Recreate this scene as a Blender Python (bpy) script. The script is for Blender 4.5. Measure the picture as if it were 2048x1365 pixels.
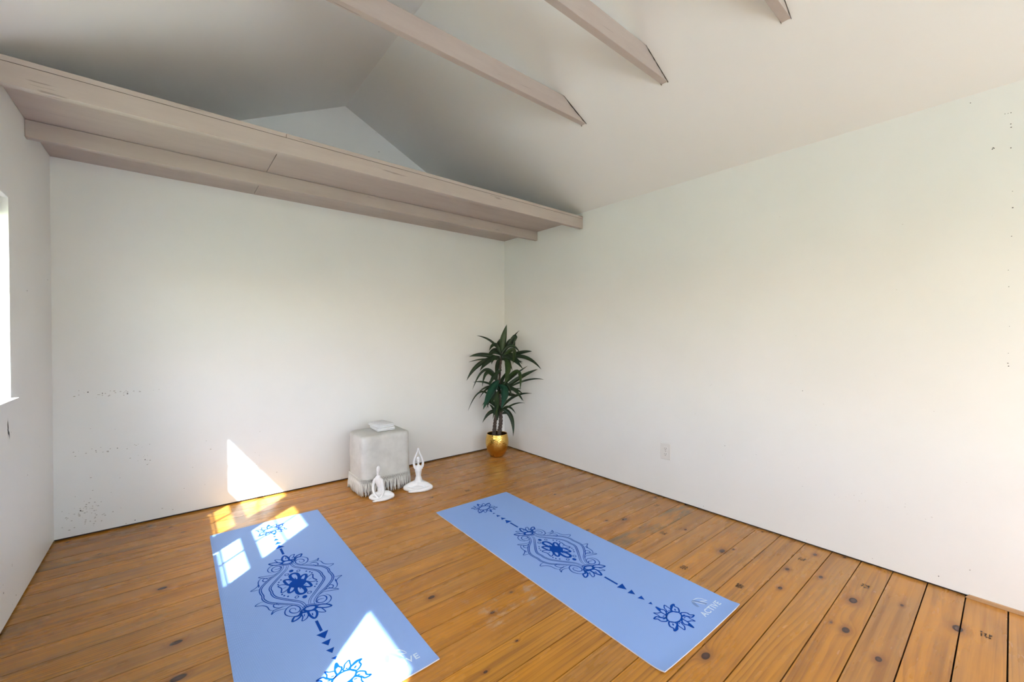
import bpy, bmesh, math, random
from mathutils import Vector, Matrix, noise as mnoise
random.seed(7)
for o in list(bpy.data.objects): bpy.data.objects.remove(o)
SC = bpy.context.scene
COL = SC.collection

# ---------------------------------------------------------------- camera
cam_d = bpy.data.cameras.new('camera'); cam = bpy.data.objects.new('camera', cam_d); COL.objects.link(cam)
cam_d.sensor_width = 36.0; cam_d.lens = 825.6/2048*36.0; cam_d.clip_start = 0.02; cam_d.clip_end = 500
cam.location = (0, 0, 1.214)
cam.rotation_euler = (math.radians(90-0.59), 0, -math.atan(681/825.6))
SC.camera = cam

# ---------------------------------------------------------------- light
SUN_DIR = Vector((1.0, 0.95, -1.33)).normalized()
sd = bpy.data.lights.new('sun', 'SUN'); sun = bpy.data.objects.new('sun', sd); COL.objects.link(sun)
sd.energy = 19.0; sd.angle = math.radians(0.6); sd.color = (0.87, 1.0, 1.05)
sun.rotation_euler = SUN_DIR.to_track_quat('-Z', 'Y').to_euler(); sun.location = (-4, -4, 7)
W = bpy.data.worlds.new('sky'); SC.world = W; W.use_nodes = True
wn = W.node_tree.nodes; wl = W.node_tree.links
bg = wn['Background']
sky = wn.new('ShaderNodeTexSky'); sky.sky_type = 'NISHITA'; sky.sun_disc = False
sky.sun_elevation = math.radians(44); sky.sun_rotation = math.radians(226); sky.air_density = 1.0; sky.dust_density = 2.5
mixc = wn.new('ShaderNodeMix'); mixc.data_type = 'RGBA'; mixc.inputs[0].default_value = 0.75
wl.new(sky.outputs[0], mixc.inputs[6]); mixc.inputs[7].default_value = (0.326, 0.378, 0.405, 1)   # thin bright cloud over the blue
wl.new(mixc.outputs[2], bg.inputs[0]); bg.inputs[1].default_value = 4.1
SC.view_settings.view_transform = 'Standard'; SC.view_settings.look = 'None'
SC.view_settings.gamma = 1.0; SC.view_settings.use_curve_mapping = False
SC.view_settings.exposure = 0.38

# ---------------------------------------------------------------- room numbers
XL, XR, YB, YF = -0.543, 2.853, 3.593, -1.9
HW, HR, XA = 2.3285, 3.158, 1.142

# ---------------------------------------------------------------- material helpers
def mat(name, col=(.8, .8, .8), rough=.5, metal=0.0, spec=0.5):
    m = bpy.data.materials.new(name); m.use_nodes = True
    b = m.node_tree.nodes['Principled BSDF']
    b.inputs['Base Color'].default_value = (*col, 1); b.inputs['Roughness'].default_value = rough
    b.inputs['Metallic'].default_value = metal; b.inputs['Specular IOR Level'].default_value = spec
    return m, m.node_tree.nodes, m.node_tree.links, b
def N(n, t, **kw):
    x = n.new(t)
    for k, v in kw.items(): setattr(x, k, v)
    return x
def noise_tex(n, l, vec, scale, detail=3, rough=.5):
    t = N(n, 'ShaderNodeTexNoise'); t.inputs['Scale'].default_value = scale
    t.inputs['Detail'].default_value = detail; t.inputs['Roughness'].default_value = rough
    if vec: l.new(vec, t.inputs['Vector'])
    return t.outputs[0]
def mapr(n, l, val, a, b, c=0., d=1., smooth=False):
    t = N(n, 'ShaderNodeMapRange')
    if smooth: t.interpolation_type = 'SMOOTHSTEP'
    l.new(val, t.inputs[0])
    for i, v in enumerate((a, b, c, d)): t.inputs[i+1].default_value = v
    return t.outputs[0]
def math_(n, l, op, a, b=None, c=None):
    t = N(n, 'ShaderNodeMath', operation=op)
    for i, v in enumerate((a, b, c)):
        if v is None: continue
        if isinstance(v, (int, float)): t.inputs[i].default_value = v
        else: l.new(v, t.inputs[i])
    return t.outputs[0]
def mixrgb(n, l, f, a, b, mode='MIX'):
    t = N(n, 'ShaderNodeMix', data_type='RGBA', blend_type=mode)
    if isinstance(f, (int, float)): t.inputs[0].default_value = f
    else: l.new(f, t.inputs[0])
    for i, v in ((6, a), (7, b)):
        if isinstance(v, tuple): t.inputs[i].default_value = (*v[:3], 1)
        else: l.new(v, t.inputs[i])
    return t.outputs[2]
def bump(n, l, b, h, strength=.3, dist=.002):
    t = N(n, 'ShaderNodeBump'); t.inputs['Strength'].default_value = strength; t.inputs['Distance'].default_value = dist
    l.new(h, t.inputs['Height']); l.new(t.outputs[0], b.inputs['Normal'])
def vmap(n, l, scale, loc=(0, 0, 0), out='Object'):
    tc = N(n, 'ShaderNodeTexCoord'); mp = N(n, 'ShaderNodeMapping')
    mp.inputs['Scale'].default_value = scale; mp.inputs['Location'].default_value = loc
    l.new(tc.outputs[out], mp.inputs[0]); return mp.outputs[0]

def mottled(name, c1, c2, scale=2.0, rough=.5, spec=.4, bs=.15, fine=120, dist=.001):
    m, n, l, b = mat(name, c1, rough, 0, spec)
    v = vmap(n, l, (1, 1, 1))
    f = mapr(n, l, noise_tex(n, l, v, scale, 4, .6), .35, .65)
    l.new(mixrgb(n, l, f, c1, c2), b.inputs['Base Color'])
    bump(n, l, b, noise_tex(n, l, v, fine, 3), bs, dist)
    return m
M_wall = mottled('painted_wall', (.84, .84, .82), (.815, .815, .79), 1.6, .42, .35, .12, 60, .0015)
M_ceil = mottled('painted_ceiling', (.84, .835, .82), (.825, .82, .80), 1.2, .5, .3, .08, 50)
M_ink_dark = mat('dark_mark', (.06, .055, .05), .8)[0]
M_gap = mat('dark_gap', (.03, .022, .016), .9)[0]

def taupe(name, c1, c2):
    m, n, l, b = mat(name, c1, .55, 0, .35)
    v = vmap(n, l, (1.2, 6, 6))
    f = mapr(n, l, noise_tex(n, l, v, 2.2, 5, .65), .35, .7)
    c = mixrgb(n, l, f, c1, c2)
    v2 = vmap(n, l, (2.0, 22, 22), (3, 1, 0))
    s = mapr(n, l, noise_tex(n, l, v2, 2.0, 3, .5), .69, .73)
    c = mixrgb(n, l, math_(n, l, 'MULTIPLY', s, .55), c, (.20, .16, .14))
    l.new(c, b.inputs['Base Color'])
    bump(n, l, b, noise_tex(n, l, v2, 6, 4), .2, .0015)
    return m
M_taupe = taupe('taupe_painted_wood', (.46, .39, .35), (.51, .44, .395))

# ---- pine floor
KN = [(2.807,1.703,9),(2.859,1.494,6),(2.487,1.299,8),(2.398,1.037,17),(2.467,1.004,6),(2.756,0.689,12),(2.472,0.738,11),(2.521,0.606,11),(2.26,0.704,10),(2.412,0.457,19),(2.538,0.308,8),(2.144,0.429,16),(2.154,0.481,6),(2.045,0.311,13),(1.559,0.733,18),(2.514,0.135,20),(2.848,0.578,8),(2.828,0.981,5),(0.927,1.713,12),(1.082,1.447,9),(1.237,1.506,7),(2.27,2.232,8),(2.207,1.695,8),(2.315,1.631,16),(2.009,1.687,8),(2.291,1.497,6),(2.768,1.796,7),(0.869,1.204,6),(1.055,1.249,5),(1.511,2.777,7),(0.006,2.102,15),(-0.042,2.6,14),(0.049,3.27,9),(-0.319,3.238,6),(-0.481,3.543,6),(-0.113,3.508,8),(-0.012,3.406,6),(0.011,1.878,18),(1.95,3.02,7),(2.35,2.9,6),(2.2,2.62,6)]
def floor_material():
    m, n, l, b = mat('varnished_pine', (.5, .25, .1), .3, 0, .40)
    geo = N(n, 'ShaderNodeNewGeometry'); P = geo.outputs['Position']
    at = N(n, 'ShaderNodeAttribute'); at.attribute_name = 'board'; R = at.outputs['Fac']
    dmin = None
    for (kx, ky, r) in KN:
        rr = r/1000
        s = N(n, 'ShaderNodeVectorMath', operation='MULTIPLY_ADD')
        l.new(P, s.inputs[0]); s.inputs[1].default_value = (.72/rr, 1.25/rr, 0); s.inputs[2].default_value = (-kx*.72/rr, -ky*1.25/rr, 0)
        g = N(n, 'ShaderNodeVectorMath', operation='LENGTH'); l.new(s.outputs[0], g.inputs[0])
        d = g.outputs['Value']
        dmin = d if dmin is None else math_(n, l, 'MINIMUM', dmin, d)
    sep = N(n, 'ShaderNodeSeparateXYZ'); l.new(P, sep.inputs[0])
    off = math_(n, l, 'MULTIPLY', R, 53.0)
    def vec(sx, sy, sz=1.0):
        c = N(n, 'ShaderNodeCombineXYZ')
        l.new(math_(n, l, 'MULTIPLY', sep.outputs[0], sx), c.inputs[0])
        l.new(math_(n, l, 'MULTIPLY', sep.outputs[1], sy), c.inputs[1])
        l.new(off, c.inputs[2]); return c.outputs[0]
    # growth rings drawn out along the board
    w1 = noise_tex(n, l, vec(.42, 3.6), 1.0, 2, .4)
    w2 = noise_tex(n, l, vec(2.2, 26), 1.0, 3, .5)
    kn = math_(n, l, 'DIVIDE', 4.5, math_(n, l, 'ADD', 1.0, math_(n, l, 'MULTIPLY', dmin, dmin)))
    g = math_(n, l, 'MULTIPLY', sep.outputs[1], 52.0)
    g = math_(n, l, 'ADD', g, math_(n, l, 'MULTIPLY', w1, 12.0))
    g = math_(n, l, 'ADD', g, math_(n, l, 'MULTIPLY', w2, .8))
    g = math_(n, l, 'ADD', g, kn)
    fr = math_(n, l, 'FRACT', g)
    ring = math_(n, l, 'POWER', fr, 2.6)
    ringe = mapr(n, l, fr, .9, 1.0, 1.0, 0.0)
    ring = math_(n, l, 'MULTIPLY', ring, ringe)
    fib = noise_tex(n, l, vec(7, 330), 1.0, 3, .6)
    big = noise_tex(n, l, vec(.9, 2.2), 1.0, 3, .55)
    base = mixrgb(n, l, mapr(n, l, R, 0, 1), (.52, .205, .022), (.60, .265, .035))
    base = mixrgb(n, l, mapr(n, l, big, .35, .7), base, (.62, .28, .035))
    base = mixrgb(n, l, mapr(n, l, fib, .3, .75, 0, .4), base, (.38, .155, .03))
    rv = mapr(n, l, noise_tex(n, l, vec(.6, 7), 1.0, 2, .5), .35, .65, .25, .95)
    base = mixrgb(n, l, math_(n, l, 'MULTIPLY', ring, rv), base, (.20, .06, .014))
    # board-to-board tone
    rb = math_(n, l, 'FRACT', math_(n, l, 'MULTIPLY', R, 7.13))
    base = mixrgb(n, l, mapr(n, l, rb, .45, 1.0, 0, .42), base, (.36, .19, .075))
    # less varnish, more dust towards the right wall
    dull = math_(n, l, 'MULTIPLY', mapr(n, l, sep.outputs[0], 1.75, 2.7, 0, .55, True), mapr(n, l, noise_tex(n, l, vec(1.1, 4), 1.0, 4, .6), .3, .6, .45, 1))
    base = mixrgb(n, l, dull, base, (.40, .225, .095))
    # dark mineral streaks running with the grain, and amber varnish pooling
    stk = mapr(n, l, noise_tex(n, l, vec(.8, 38), 1.0, 4, .62), .47, .66, 0, .55)
    base = mixrgb(n, l, stk, base, (.21, .082, .026))
    amb = mapr(n, l, noise_tex(n, l, vec(1.6, 6), 1.0, 4, .6), .45, .70, 0, .55)
    base = mixrgb(n, l, amb, base, (.62, .26, .03))
    # worn, weathered grey patches
    wear = mapr(n, l, noise_tex(n, l, vec(1.1, 12), 1.0, 5, .66), .44, .68, 0, .75)
    worn2 = mapr(n, l, sep.outputs[0], 1.1, -.3, 0.22, 1.0)
    wear = math_(n, l, 'MULTIPLY', wear, worn2)
    wide = mapr(n, l, noise_tex(n, l, vec(.8, .8), 1.3, 2, .5), .4, .6, .45, 1)
    wear = math_(n, l, 'MULTIPLY', wear, wide)
    base = mixrgb(n, l, wear, base, (.19, .125, .065))
    # the one blue-stained board by the right wall and its neighbours
    st = mapr(n, l, noise_tex(n, l, vec(3, 14), 1.4, 4, .6), .42, .62, 0, .8)
    sy = math_(n, l, 'MULTIPLY', math_(n, l, 'GREATER_THAN', sep.outputs[1], 1.399), math_(n, l, 'LESS_THAN', sep.outputs[1], 1.526))
    sx = mapr(n, l, sep.outputs[0], 1.75, 2.0)
    st = math_(n, l, 'MULTIPLY', st, math_(n, l, 'MULTIPLY', sx, sy))
    base = mixrgb(n, l, st, base, (.13, .115, .075))
    # halo and knot
    halo = mapr(n, l, math_(n, l, 'ADD', dmin, math_(n, l, 'MULTIPLY', w1, 1.6)), 4.2, 1.2, 0, .8, True)
    base = mixrgb(n, l, halo, base, (.24, .095, .03))
    kf = mapr(n, l, math_(n, l, 'ADD', dmin, math_(n, l, 'MULTIPLY', w2, .5)), 1.32, 1.08)
    kc = mixrgb(n, l, mapr(n, l, dmin, .1, 1.0), (.10, .05, .035), (.028, .013, .010))
    base = mixrgb(n, l, kf, base, kc)
    # pale scuffs between the mats
    sm = mapr(n, l, noise_tex(n, l, vec(9, 13), 1.0, 6, .75), .56, .68, 0, .55)
    cx = math_(n, l, 'SUBTRACT', sep.outputs[0], 1.2); cy = math_(n, l, 'SUBTRACT', sep.outputs[1], 1.42)
    rr = math_(n, l, 'ADD', math_(n, l, 'MULTIPLY', cx, cx), math_(n, l, 'MULTIPLY', cy, cy))
    sm = math_(n, l, 'MULTIPLY', sm, mapr(n, l, rr, .09, .0))
    base = mixrgb(n, l, sm, base, (.62, .50, .40))
    speck = mapr(n, l, noise_tex(n, l, vec(60, 70), 1.0, 2, .5), .80, .83, 0, .7)
    base = mixrgb(n, l, speck, base, (.08, .04, .025))
    l.new(base, b.inputs['Base Color'])
    l.new(mapr(n, l, noise_tex(n, l, vec(2, 9), 1.0, 4, .6), .3, .7, .17, .36), b.inputs['Roughness'])
    hh = math_(n, l, 'ADD', math_(n, l, 'MULTIPLY', ring, -.5), math_(n, l, 'MULTIPLY', big, 3.0))
    bump(n, l, b, hh, .18, .001)
    return m
M_floor = floor_material()

def mat_foam():
    m, n, l, b = mat('blue_foam', (.30, .44, .84), .8, 0, .12)
    v = vmap(n, l, (1, 1, 1))
    w = N(n, 'ShaderNodeTexWave', wave_type='BANDS', bands_direction='X'); w.inputs['Scale'].default_value = 314.159/20/3.4*3.0/3.0
    w.inputs['Scale'].default_value = 95.0
    l.new(v, w.inputs['Vector'])
    c = mixrgb(n, l, w.outputs['Fac'], (.20, .35, .76), (.40, .57, .94))
    f = mapr(n, l, noise_tex(n, l, v, 160, 2), .3, .7, 0, .25)
    c = mixrgb(n, l, f, c, (.30, .46, .88))
    l.new(c, b.inputs['Base Color'])
    bump(n, l, b, w.outputs['Fac'], .5, .0008)
    return m
M_foam = mat_foam()
M_foam_edge = mat('pale_foam_edge', (.80, .78, .82), .7, 0, .2)[0]
M_ink = mat('blue_ink', (.0025, .062, .40), .75, 0, .08)[0]
M_emb = mat('embossed_foam', (.66, .78, .95), .4, 0, .4)[0]
M_emb2 = mat('embossed_foam_shade', (.17, .28, .60), .5, 0, .4)[0]
M_fabric = mottled('grey_velvet', (.56, .55, .515), (.66, .65, .61), 9, .85, .15, .4, 500, .0008)
M_fringe = mottled('cream_yarn', (.72, .705, .665), (.80, .785, .745), 30, .9, .1, .5, 700, .0008)
M_towel = mottled('white_terry', (.86, .86, .87), (.82, .82, .83), 20, .95, .1, .8, 900, .0012)
M_ceram = mat('white_ceramic', (.84, .845, .85), .35, 0, .5)[0]
M_white = mottled('white_vinyl', (.82, .82, .81), (.80, .80, .79), 3, .35, .4, .05)
M_plate = mat('ivory_plastic', (.76, .745, .71), .3, 0, .5)[0]
M_slot = mat('outlet_slot', (.05, .045, .04), .6)[0]
def gold():
    m, n, l, b = mat('hammered_gold', (.78, .50, .13), .2, 1.0)
    v = vmap(n, l, (1, 1, 1))
    vo = N(n, 'ShaderNodeTexVoronoi'); vo.inputs['Scale'].default_value = 75; l.new(v, vo.inputs['Vector'])
    c = mixrgb(n, l, mapr(n, l, noise_tex(n, l, v, 14, 3), .35, .65), (.80, .52, .14), (.66, .38, .075))
    l.new(c, b.inputs['Base Color']); bump(n, l, b, vo.outputs['Distance'], .45, .004)
    return m
M_gold = gold()
M_soil = mottled('dark_soil', (.03, .022, .02), (.05, .04, .032), 60, .95, .1, .9, 120, .004)
def leafm(name, a, c):
    m, n, l, b = mat(name, a, .38, 0, .4)
    v = vmap(n, l, (1, 1, 1))
    f = mapr(n, l, noise_tex(n, l, v, 12, 3), .35, .65)
    l.new(mixrgb(n, l, f, a, c), b.inputs['Base Color'])
    bump(n, l, b, noise_tex(n, l, v, 90, 2), .2, .001)
    return m
M_leaf = leafm('dark_leaf', (.014, .036, .010), (.008, .022, .008))
M_leaf2 = leafm('blue_green_leaf', (.010, .062, .036), (.008, .045, .022))
M_leaf3 = leafm('olive_leaf', (.030, .060, .013), (.015, .036, .009))
M_bark = mottled('ringed_bark', (.045, .033, .027), (.13, .10, .085), 55, .85, .2, .9, 90, .006)
def glass():
    m = bpy.data.materials.new('window_glass'); m.use_nodes = True; n = m.node_tree.nodes; l = m.node_tree.links
    n.remove(n['Principled BSDF']); out = n['Material Output']
    tr = n.new('ShaderNodeBsdfTransparent'); gl = n.new('ShaderNodeBsdfGlossy'); gl.inputs['Roughness'].default_value = .02
    fr0 = n.new('ShaderNodeLayerWeight'); fr0.inputs[0].default_value = .3
    fr = n.new('ShaderNodeMapRange'); l.new(fr0.outputs['Facing'], fr.inputs[0]); fr.inputs[1].default_value = .6; fr.inputs[3].default_value = .03; fr.inputs[4].default_value = .4
    mx = n.new('ShaderNodeMixShader'); l.new(fr.outputs[0], mx.inputs[0]); l.new(tr.outputs[0], mx.inputs[1]); l.new(gl.outputs[0], mx.inputs[2])
    l.new(mx.outputs[0], out.inputs[0]); return m
M_glass = glass()
M_lawn = mottled('grass_lawn', (.36, .40, .22), (.42, .45, .27), 1.5, .95, .1, .5, 20, .03)

# ---------------------------------------------------------------- mesh helpers
def finish(name, bm, m, parent=None, smooth=False, bevel=0, kind=None):
    bmesh.ops.recalc_face_normals(bm, faces=bm.faces)
    me = bpy.data.meshes.new(name); bm.to_mesh(me); bm.free()
    o = bpy.data.objects.new(name, me); COL.objects.link(o)
    for mm in (m if isinstance(m, (list, tuple)) else [m]): me.materials.append(mm)
    if smooth: me.polygons.foreach_set('use_smooth', [True]*len(me.polygons))
    if parent: o.parent = parent
    if bevel:
        md = o.modifiers.new('bevel', 'BEVEL'); md.width = bevel; md.segments = 3; md.limit_method = 'ANGLE'; md.angle_limit = .6
    if kind: o['kind'] = kind
    return o
def thing(name, label, cat, loc=(0, 0, 0), rz=0, group=None):
    o = bpy.data.objects.new(name, None); COL.objects.link(o); o.empty_display_size = .05
    o.location = loc; o.rotation_euler = (0, 0, rz); o['label'] = label; o['category'] = cat
    if group: o['group'] = group
    return o
def tag(o, label, cat, group=None):
    o['label'] = label; o['category'] = cat
    if group: o['group'] = group
    return o
def box(bm, x0, x1, y0, y1, z0, z1, mi=0):
    v = [bm.verts.new(p) for p in ((x0,y0,z0),(x1,y0,z0),(x1,y1,z0),(x0,y1,z0),(x0,y0,z1),(x1,y0,z1),(x1,y1,z1),(x0,y1,z1))]
    fs = []
    for q in ((0,3,2,1),(4,5,6,7),(0,1,5,4),(1,2,6,5),(2,3,7,6),(3,0,4,7)):
        f = bm.faces.new([v[i] for i in q]); f.material_index = mi; fs.append(f)
    return fs
def prism(bm, pts, axis, a, b):
    # pts: 2-D outline in the plane across `axis`
    def P(p, t): return {'y': (p[0], t, p[1]), 'x': (t, p[0], p[1]), 'z': (p[0], p[1], t)}[axis]
    A = [bm.verts.new(P(p, a)) for p in pts]; B = [bm.verts.new(P(p, b)) for p in pts]
    bm.faces.new(A); bm.faces.new(B[::-1])
    for i in range(len(pts)):
        j = (i+1) % len(pts); bm.faces.new((A[i], B[i], B[j], A[j]))
def tube(bm, pts, rads, seg=8, cap=True):
    pts = [Vector(p) for p in pts]; rings = []
    for i, p in enumerate(pts):
        t = (pts[min(i+1, len(pts)-1)]-pts[max(i-1, 0)]).normalized()
        u = t.cross(Vector((0, 0, 1)) if abs(t.z) < .9 else Vector((1, 0, 0))).normalized(); w = t.cross(u)
        r = rads[i] if isinstance(rads, (list, tuple)) else rads
        rings.append([bm.verts.new(p+u*math.cos(a)*r+w*math.sin(a)*r) for a in [k*2*math.pi/seg for k in range(seg)]])
    for a, b in zip(rings, rings[1:]):
        for k in range(seg): bm.faces.new((a[k], a[(k+1) % seg], b[(k+1) % seg], b[k]))
    if cap: bm.faces.new(rings[0][::-1]); bm.faces.new(rings[-1])
def spline(pts, n=6, closed=False):
    pts = [Vector(p) for p in pts]; L = len(pts); out = []
    rng = range(L) if closed else range(L-1)
    for i in rng:
        if closed: p0, p1, p2, p3 = pts[i-1], pts[i], pts[(i+1) % L], pts[(i+2) % L]
        else: p0, p1, p2, p3 = pts[max(i-1, 0)], pts[i], pts[i+1], pts[min(i+2, L-1)]
        for k in range(n):
            t = k/n
            out.append(.5*((2*p1)+(p2-p0)*t+(2*p0-5*p1+4*p2-p3)*t*t+(3*p1-p0-3*p2+p3)*t**3))
    if not closed: out.append(pts[-1].copy())
    return out
def lathe(bm, prof, seg=48):
    rings = [[bm.verts.new((r*math.cos(a), r*math.sin(a), z)) for a in [k*2*math.pi/seg for k in range(seg)]] for r, z in prof]
    for a, b in zip(rings, rings[1:]):
        for k in range(seg): bm.faces.new((a[k], a[(k+1) % seg], b[(k+1) % seg], b[k]))
    return rings
def disc(bm, c, u, w, r, seg=10):
    c = Vector(c); u = Vector(u); w = Vector(w)
    bm.faces.new([bm.verts.new(c+u*math.cos(a)*r+w*math.sin(a)*r) for a in [k*2*math.pi/seg for k in range(seg)]])

# ================================================================ SETTING
# floor: individual boards with dark gaps between them, one mesh
PITCH = .127
bm = bmesh.new()
box(bm, XL-.02, XR+.02, YF-.02, YB+.02, -.05, -.022, 1)
k0 = math.floor((YF-.002)/PITCH); k1 = math.ceil((YB-.002)/PITCH)
lay = bm.faces.layers.float.new('board')
for k in range(k0, k1+1):
    ya = .002+PITCH*k; yb = ya+PITCH
    gap = .0026+.0018*max(0, min(1, (1.25-ya)/1.1))+random.uniform(0, .0008)
    a, b_ = max(ya+gap/2, YF-.019), min(yb-gap/2, YB+.019)
    if b_-a < .01: continue
    r = random.random(); top = random.uniform(-.0006, .0)
    for f in box(bm, XL-.019, XR+.019, a, b_, -.0219, top): f[lay] = r
floor = finish('floor', bm, [M_floor, M_gap], kind='structure')
# faint grade stamps printed on the boards
bm = bmesh.new(); rs = random.Random(3)
for (x, y) in [(2.687,1.62),(2.337,1.361),(2.071,1.089),(2.124,.835),(2.645,.721),(2.595,.446),(2.544,.059),(1.792,2.724)]:
    for row in range(3):
        for c in range(3):
            if rs.random() < .1: continue
            cx, cy = x+(c-1)*.013+rs.uniform(-.002, .002), y+(row-1)*.011
            for s in range(rs.randint(3, 4)):
                ax, ay = cx+rs.uniform(-.005, .005), cy+rs.uniform(-.003, .003)
                if rs.random() < .5: q = (.0048, .0013)
                else: q = (.0014, .0045)
                v = [bm.verts.new((ax+i*q[0], ay+j*q[1], .0006)) for i, j in ((-1,-1),(1,-1),(1,1),(-1,1))]; bm.faces.new(v)
finish('grade_stamp', bm, mat('faded_black_ink', (.045, .035, .028), .6)[0], floor)

# walls
ZB = .011     # the panels stop just short of the floor
def side_wall(name, x_in, x_out, openings):
    s = 1 if x_out > x_in else -1
    bm = bmesh.new(); xm = x_in+s*.013
    ys = sorted(set([YF-.1, YB+.1]+[v for o in openings for v in o[:2]]))
    for a, b in zip(ys, ys[1:]):
        o = next((o for o in openings if o[0] <= a+1e-6 and o[1] >= b-1e-6), None)
        zs = [(ZB, HW)] if not o else [(ZB, o[2]), (o[3], HW)]
        for z0, z1 in zs: box(bm, min(x_in, x_out), max(x_in, x_out), a, b, z0, z1)
    box(bm, min(xm, x_out), max(xm, x_out), YF-.1, YB+.1, -.3, ZB, 1)
    bmesh.ops.remove_doubles(bm, verts=bm.verts, dist=.0001)
    return finish(name, bm, [M_wall, M_gap], kind='structure')
Z0, Z1 = .944, 1.82
LWIN = [(2.23, 2.78), (1.58, 2.13), (.095, .645), (-1.40, -.85)]  # the last opening is unseen, added only to let in more light
wall_left = side_wall('wall_left', XL, XL-.12, [(a, b, Z0, Z1) for a, b in LWIN])
wall_right = side_wall('wall_right', XR, XR+.12, [])
def gable(name, y_in, y_out, openings):
    s = 1 if y_out > y_in else -1; ym = y_in+s*.013; bm = bmesh.new()
    xs = sorted(set([XL-.0, XR+.0]+[v for o in openings for v in o[:2]]))
    for a, b in zip(xs, xs[1:]):
        o = next((o for o in openings if o[0] <= a+1e-6 and o[1] >= b-1e-6), None)
        for z0, z1 in ([(ZB, HW)] if not o else [(ZB, o[2]), (o[3], HW)]):
            box(bm, a, b, min(y_in, y_out), max(y_in, y_out), z0, z1)
    prism(bm, [(XL, HW), (XR, HW), (XA, HR)], 'y', y_in, y_out)
    box(bm, XL, XR, min(ym, y_out), max(ym, y_out), -.3, ZB, 1)
    bmesh.ops.remove_doubles(bm, verts=bm.verts, dist=.0001)
    return finish(name, bm, [M_wall, M_gap], kind='structure')
wall_back = gable('wall_back', YB, YB+.12, [])
ADDED_RWIN = [(-.30, .55, .80, 2.0), (.70, 1.60, .80, 2.0), (1.75, 2.65, .80, 2.0)]  # unseen rear openings, added to bring in enough daylight
wall_front = gable('wall_front', YF, YF-.12, ADDED_RWIN)
# ceiling: two slopes, one mesh
bm = bmesh.new()
t = .12; sl = (HR-HW)/(XA-XL); sr = (HR-HW)/(XR-XA); ov = .12
prism(bm, [(XL-ov, HW-ov*sl), (XA, HR), (XR+ov, HW-ov*sr), (XR+ov, HW-ov*sr+t), (XA, HR+t), (XL-ov, HW-ov*sl+t)], 'y', YF-.15, YB+.15)
ceiling = finish('ceiling', bm, M_ceil, kind='structure')
bm = bmesh.new(); box(bm, -60, 60, -60, 60, -.62, -.6); finish('ground', bm, M_lawn, kind='structure')
bm = bmesh.new(); box(bm, -3.5, 6, -12, YF-.14, -.6, -.06); finish('added_bounce_slab', bm, mottled('pale_bounce_slab', (.60, .60, .57), (.53, .53, .51), 2, .8, .2), kind='structure')  # unseen pale slab, added to bounce sunlight up through the rear windows

# nail holes and scuffs in the wall panels
def marks(name, parent, pts, fn, u, w, r0, r1, m=M_ink_dark):
    bm = bmesh.new(); rs = random.Random(len(pts))
    for p in pts:
        r = rs.uniform(r0, r1); uu = Vector(u)*rs.uniform(.7, 1.3)
        disc(bm, fn(p), uu, Vector(w), r, 8)
    return finish(name, bm, m, parent)
RH = [(.132,2.294),(.029,2.201),(.02,2.2),(.012,2.199),(.012,2.15),(.011,2.135),(.062,2.063),(.064,2.058),(.059,2.06),(.011,2.045),(.005,1.853),(.004,1.781),(.006,1.656),(.014,1.508),(.012,1.435),(.009,1.26),(.011,1.141),(.012,1.097),(.01,1.084),(.781,.897),(1.219,.484),(.218,.056),(.117,.13),(.756,.028),(1.361,.032),(.462,.04)]
marks('nail_hole', wall_right, RH, lambda p: (XR-.0006, p[0], p[1]), (0, 1, 0), (0, 0, 1), .0012, .0024)
BH = [(-.189,.03),(-.433,.157),(-.396,.875),(-.333,.863),(-.219,.85),(-.364,.511),(-.268,.51),(-.138,.412),(.793,2.691),(1.432,2.857),(1.406,3.016)]
marks('nail_hole', wall_back, BH, lambda p: (p[0], YB-.0006, p[1]), (1, 0, 0), (0, 0, 1), .0022, .004)
LH = [(2.728,.817),(2.732,.812),(2.777,.797),(3.273,.632),(3.033,.543),(2.768,.22),(2.767,.214),(2.821,.06),(2.768,.044),(2.642,.189),(2.647,.153),(3.502,1.539),(3.065,1.439)]
marks('nail_hole', wall_left, LH, lambda p: (XL+.0006, p[0], p[1]), (0, 1, 0), (0, 0, 1), .0016, .0035)
rs = random.Random(11)
M_scuff = mat('faint_scuff', (.50, .48, .44), .7)[0]
def cloud(cx, cz, sx, sz, n): return [(rs.gauss(cx, sx), max(.02, rs.gauss(cz, sz))) for _ in range(n)]
SC_B = cloud(-.42, .13, .05, .06, 60)+cloud(-.29, .86, .09, .008, 26)+cloud(-.3, .51, .09, .012, 18)+cloud(-.15, .42, .03, .02, 10)+cloud(.3, .3, .9, .2, 26)
SC_B = [p for p in SC_B if XL+.01 < p[0] < XR-.05]
marks('scuff_mark', wall_back, SC_B, lambda p: (p[0], YB-.0004, p[1]), (1.6, 0, 0), (0, 0, 1), .0012, .0030, M_scuff)
SC_R = cloud(.45, .34, .12, .015, 16)+cloud(.6, 1.0, .6, .5, 22)+cloud(1.3, .5, .5, .25, 14)
marks('scuff_mark', wall_right, [p for p in SC_R if p[1] < 2.2], lambda p: (XR-.0004, p[0], p[1]), (0, 1.8, 0), (0, 0, .8), .0008, .0018, mat('pale_scuff', (.60, .585, .55), .6)[0])
bm = bmesh.new()
for (y, z, dy, dz) in [(2.735,.825,.006,.030),(2.742,.80,.012,.012),(2.752,.786,.004,.016)]:
    v = [bm.verts.new((XL+.0006, y+a*dy, z+b*dz)) for a, b in ((-1,.2),(-.2,1),(1,-.1),(.3,-1))]; bm.faces.new(v)
finish('scuff_mark', bm, M_ink_dark, wall_left)
# loose sliver of wood at the foot of the right wall
bm = bmesh.new(); prism(bm, [(-.6, .001), (.13, .001), (.118, .016), (-.6, .020)], 'x', XR-.012, XR-.001)
finish('trim_1', bm, mat('raw_wood_strip', (.50, .30, .15), .6)[0], kind='structure')

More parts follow.
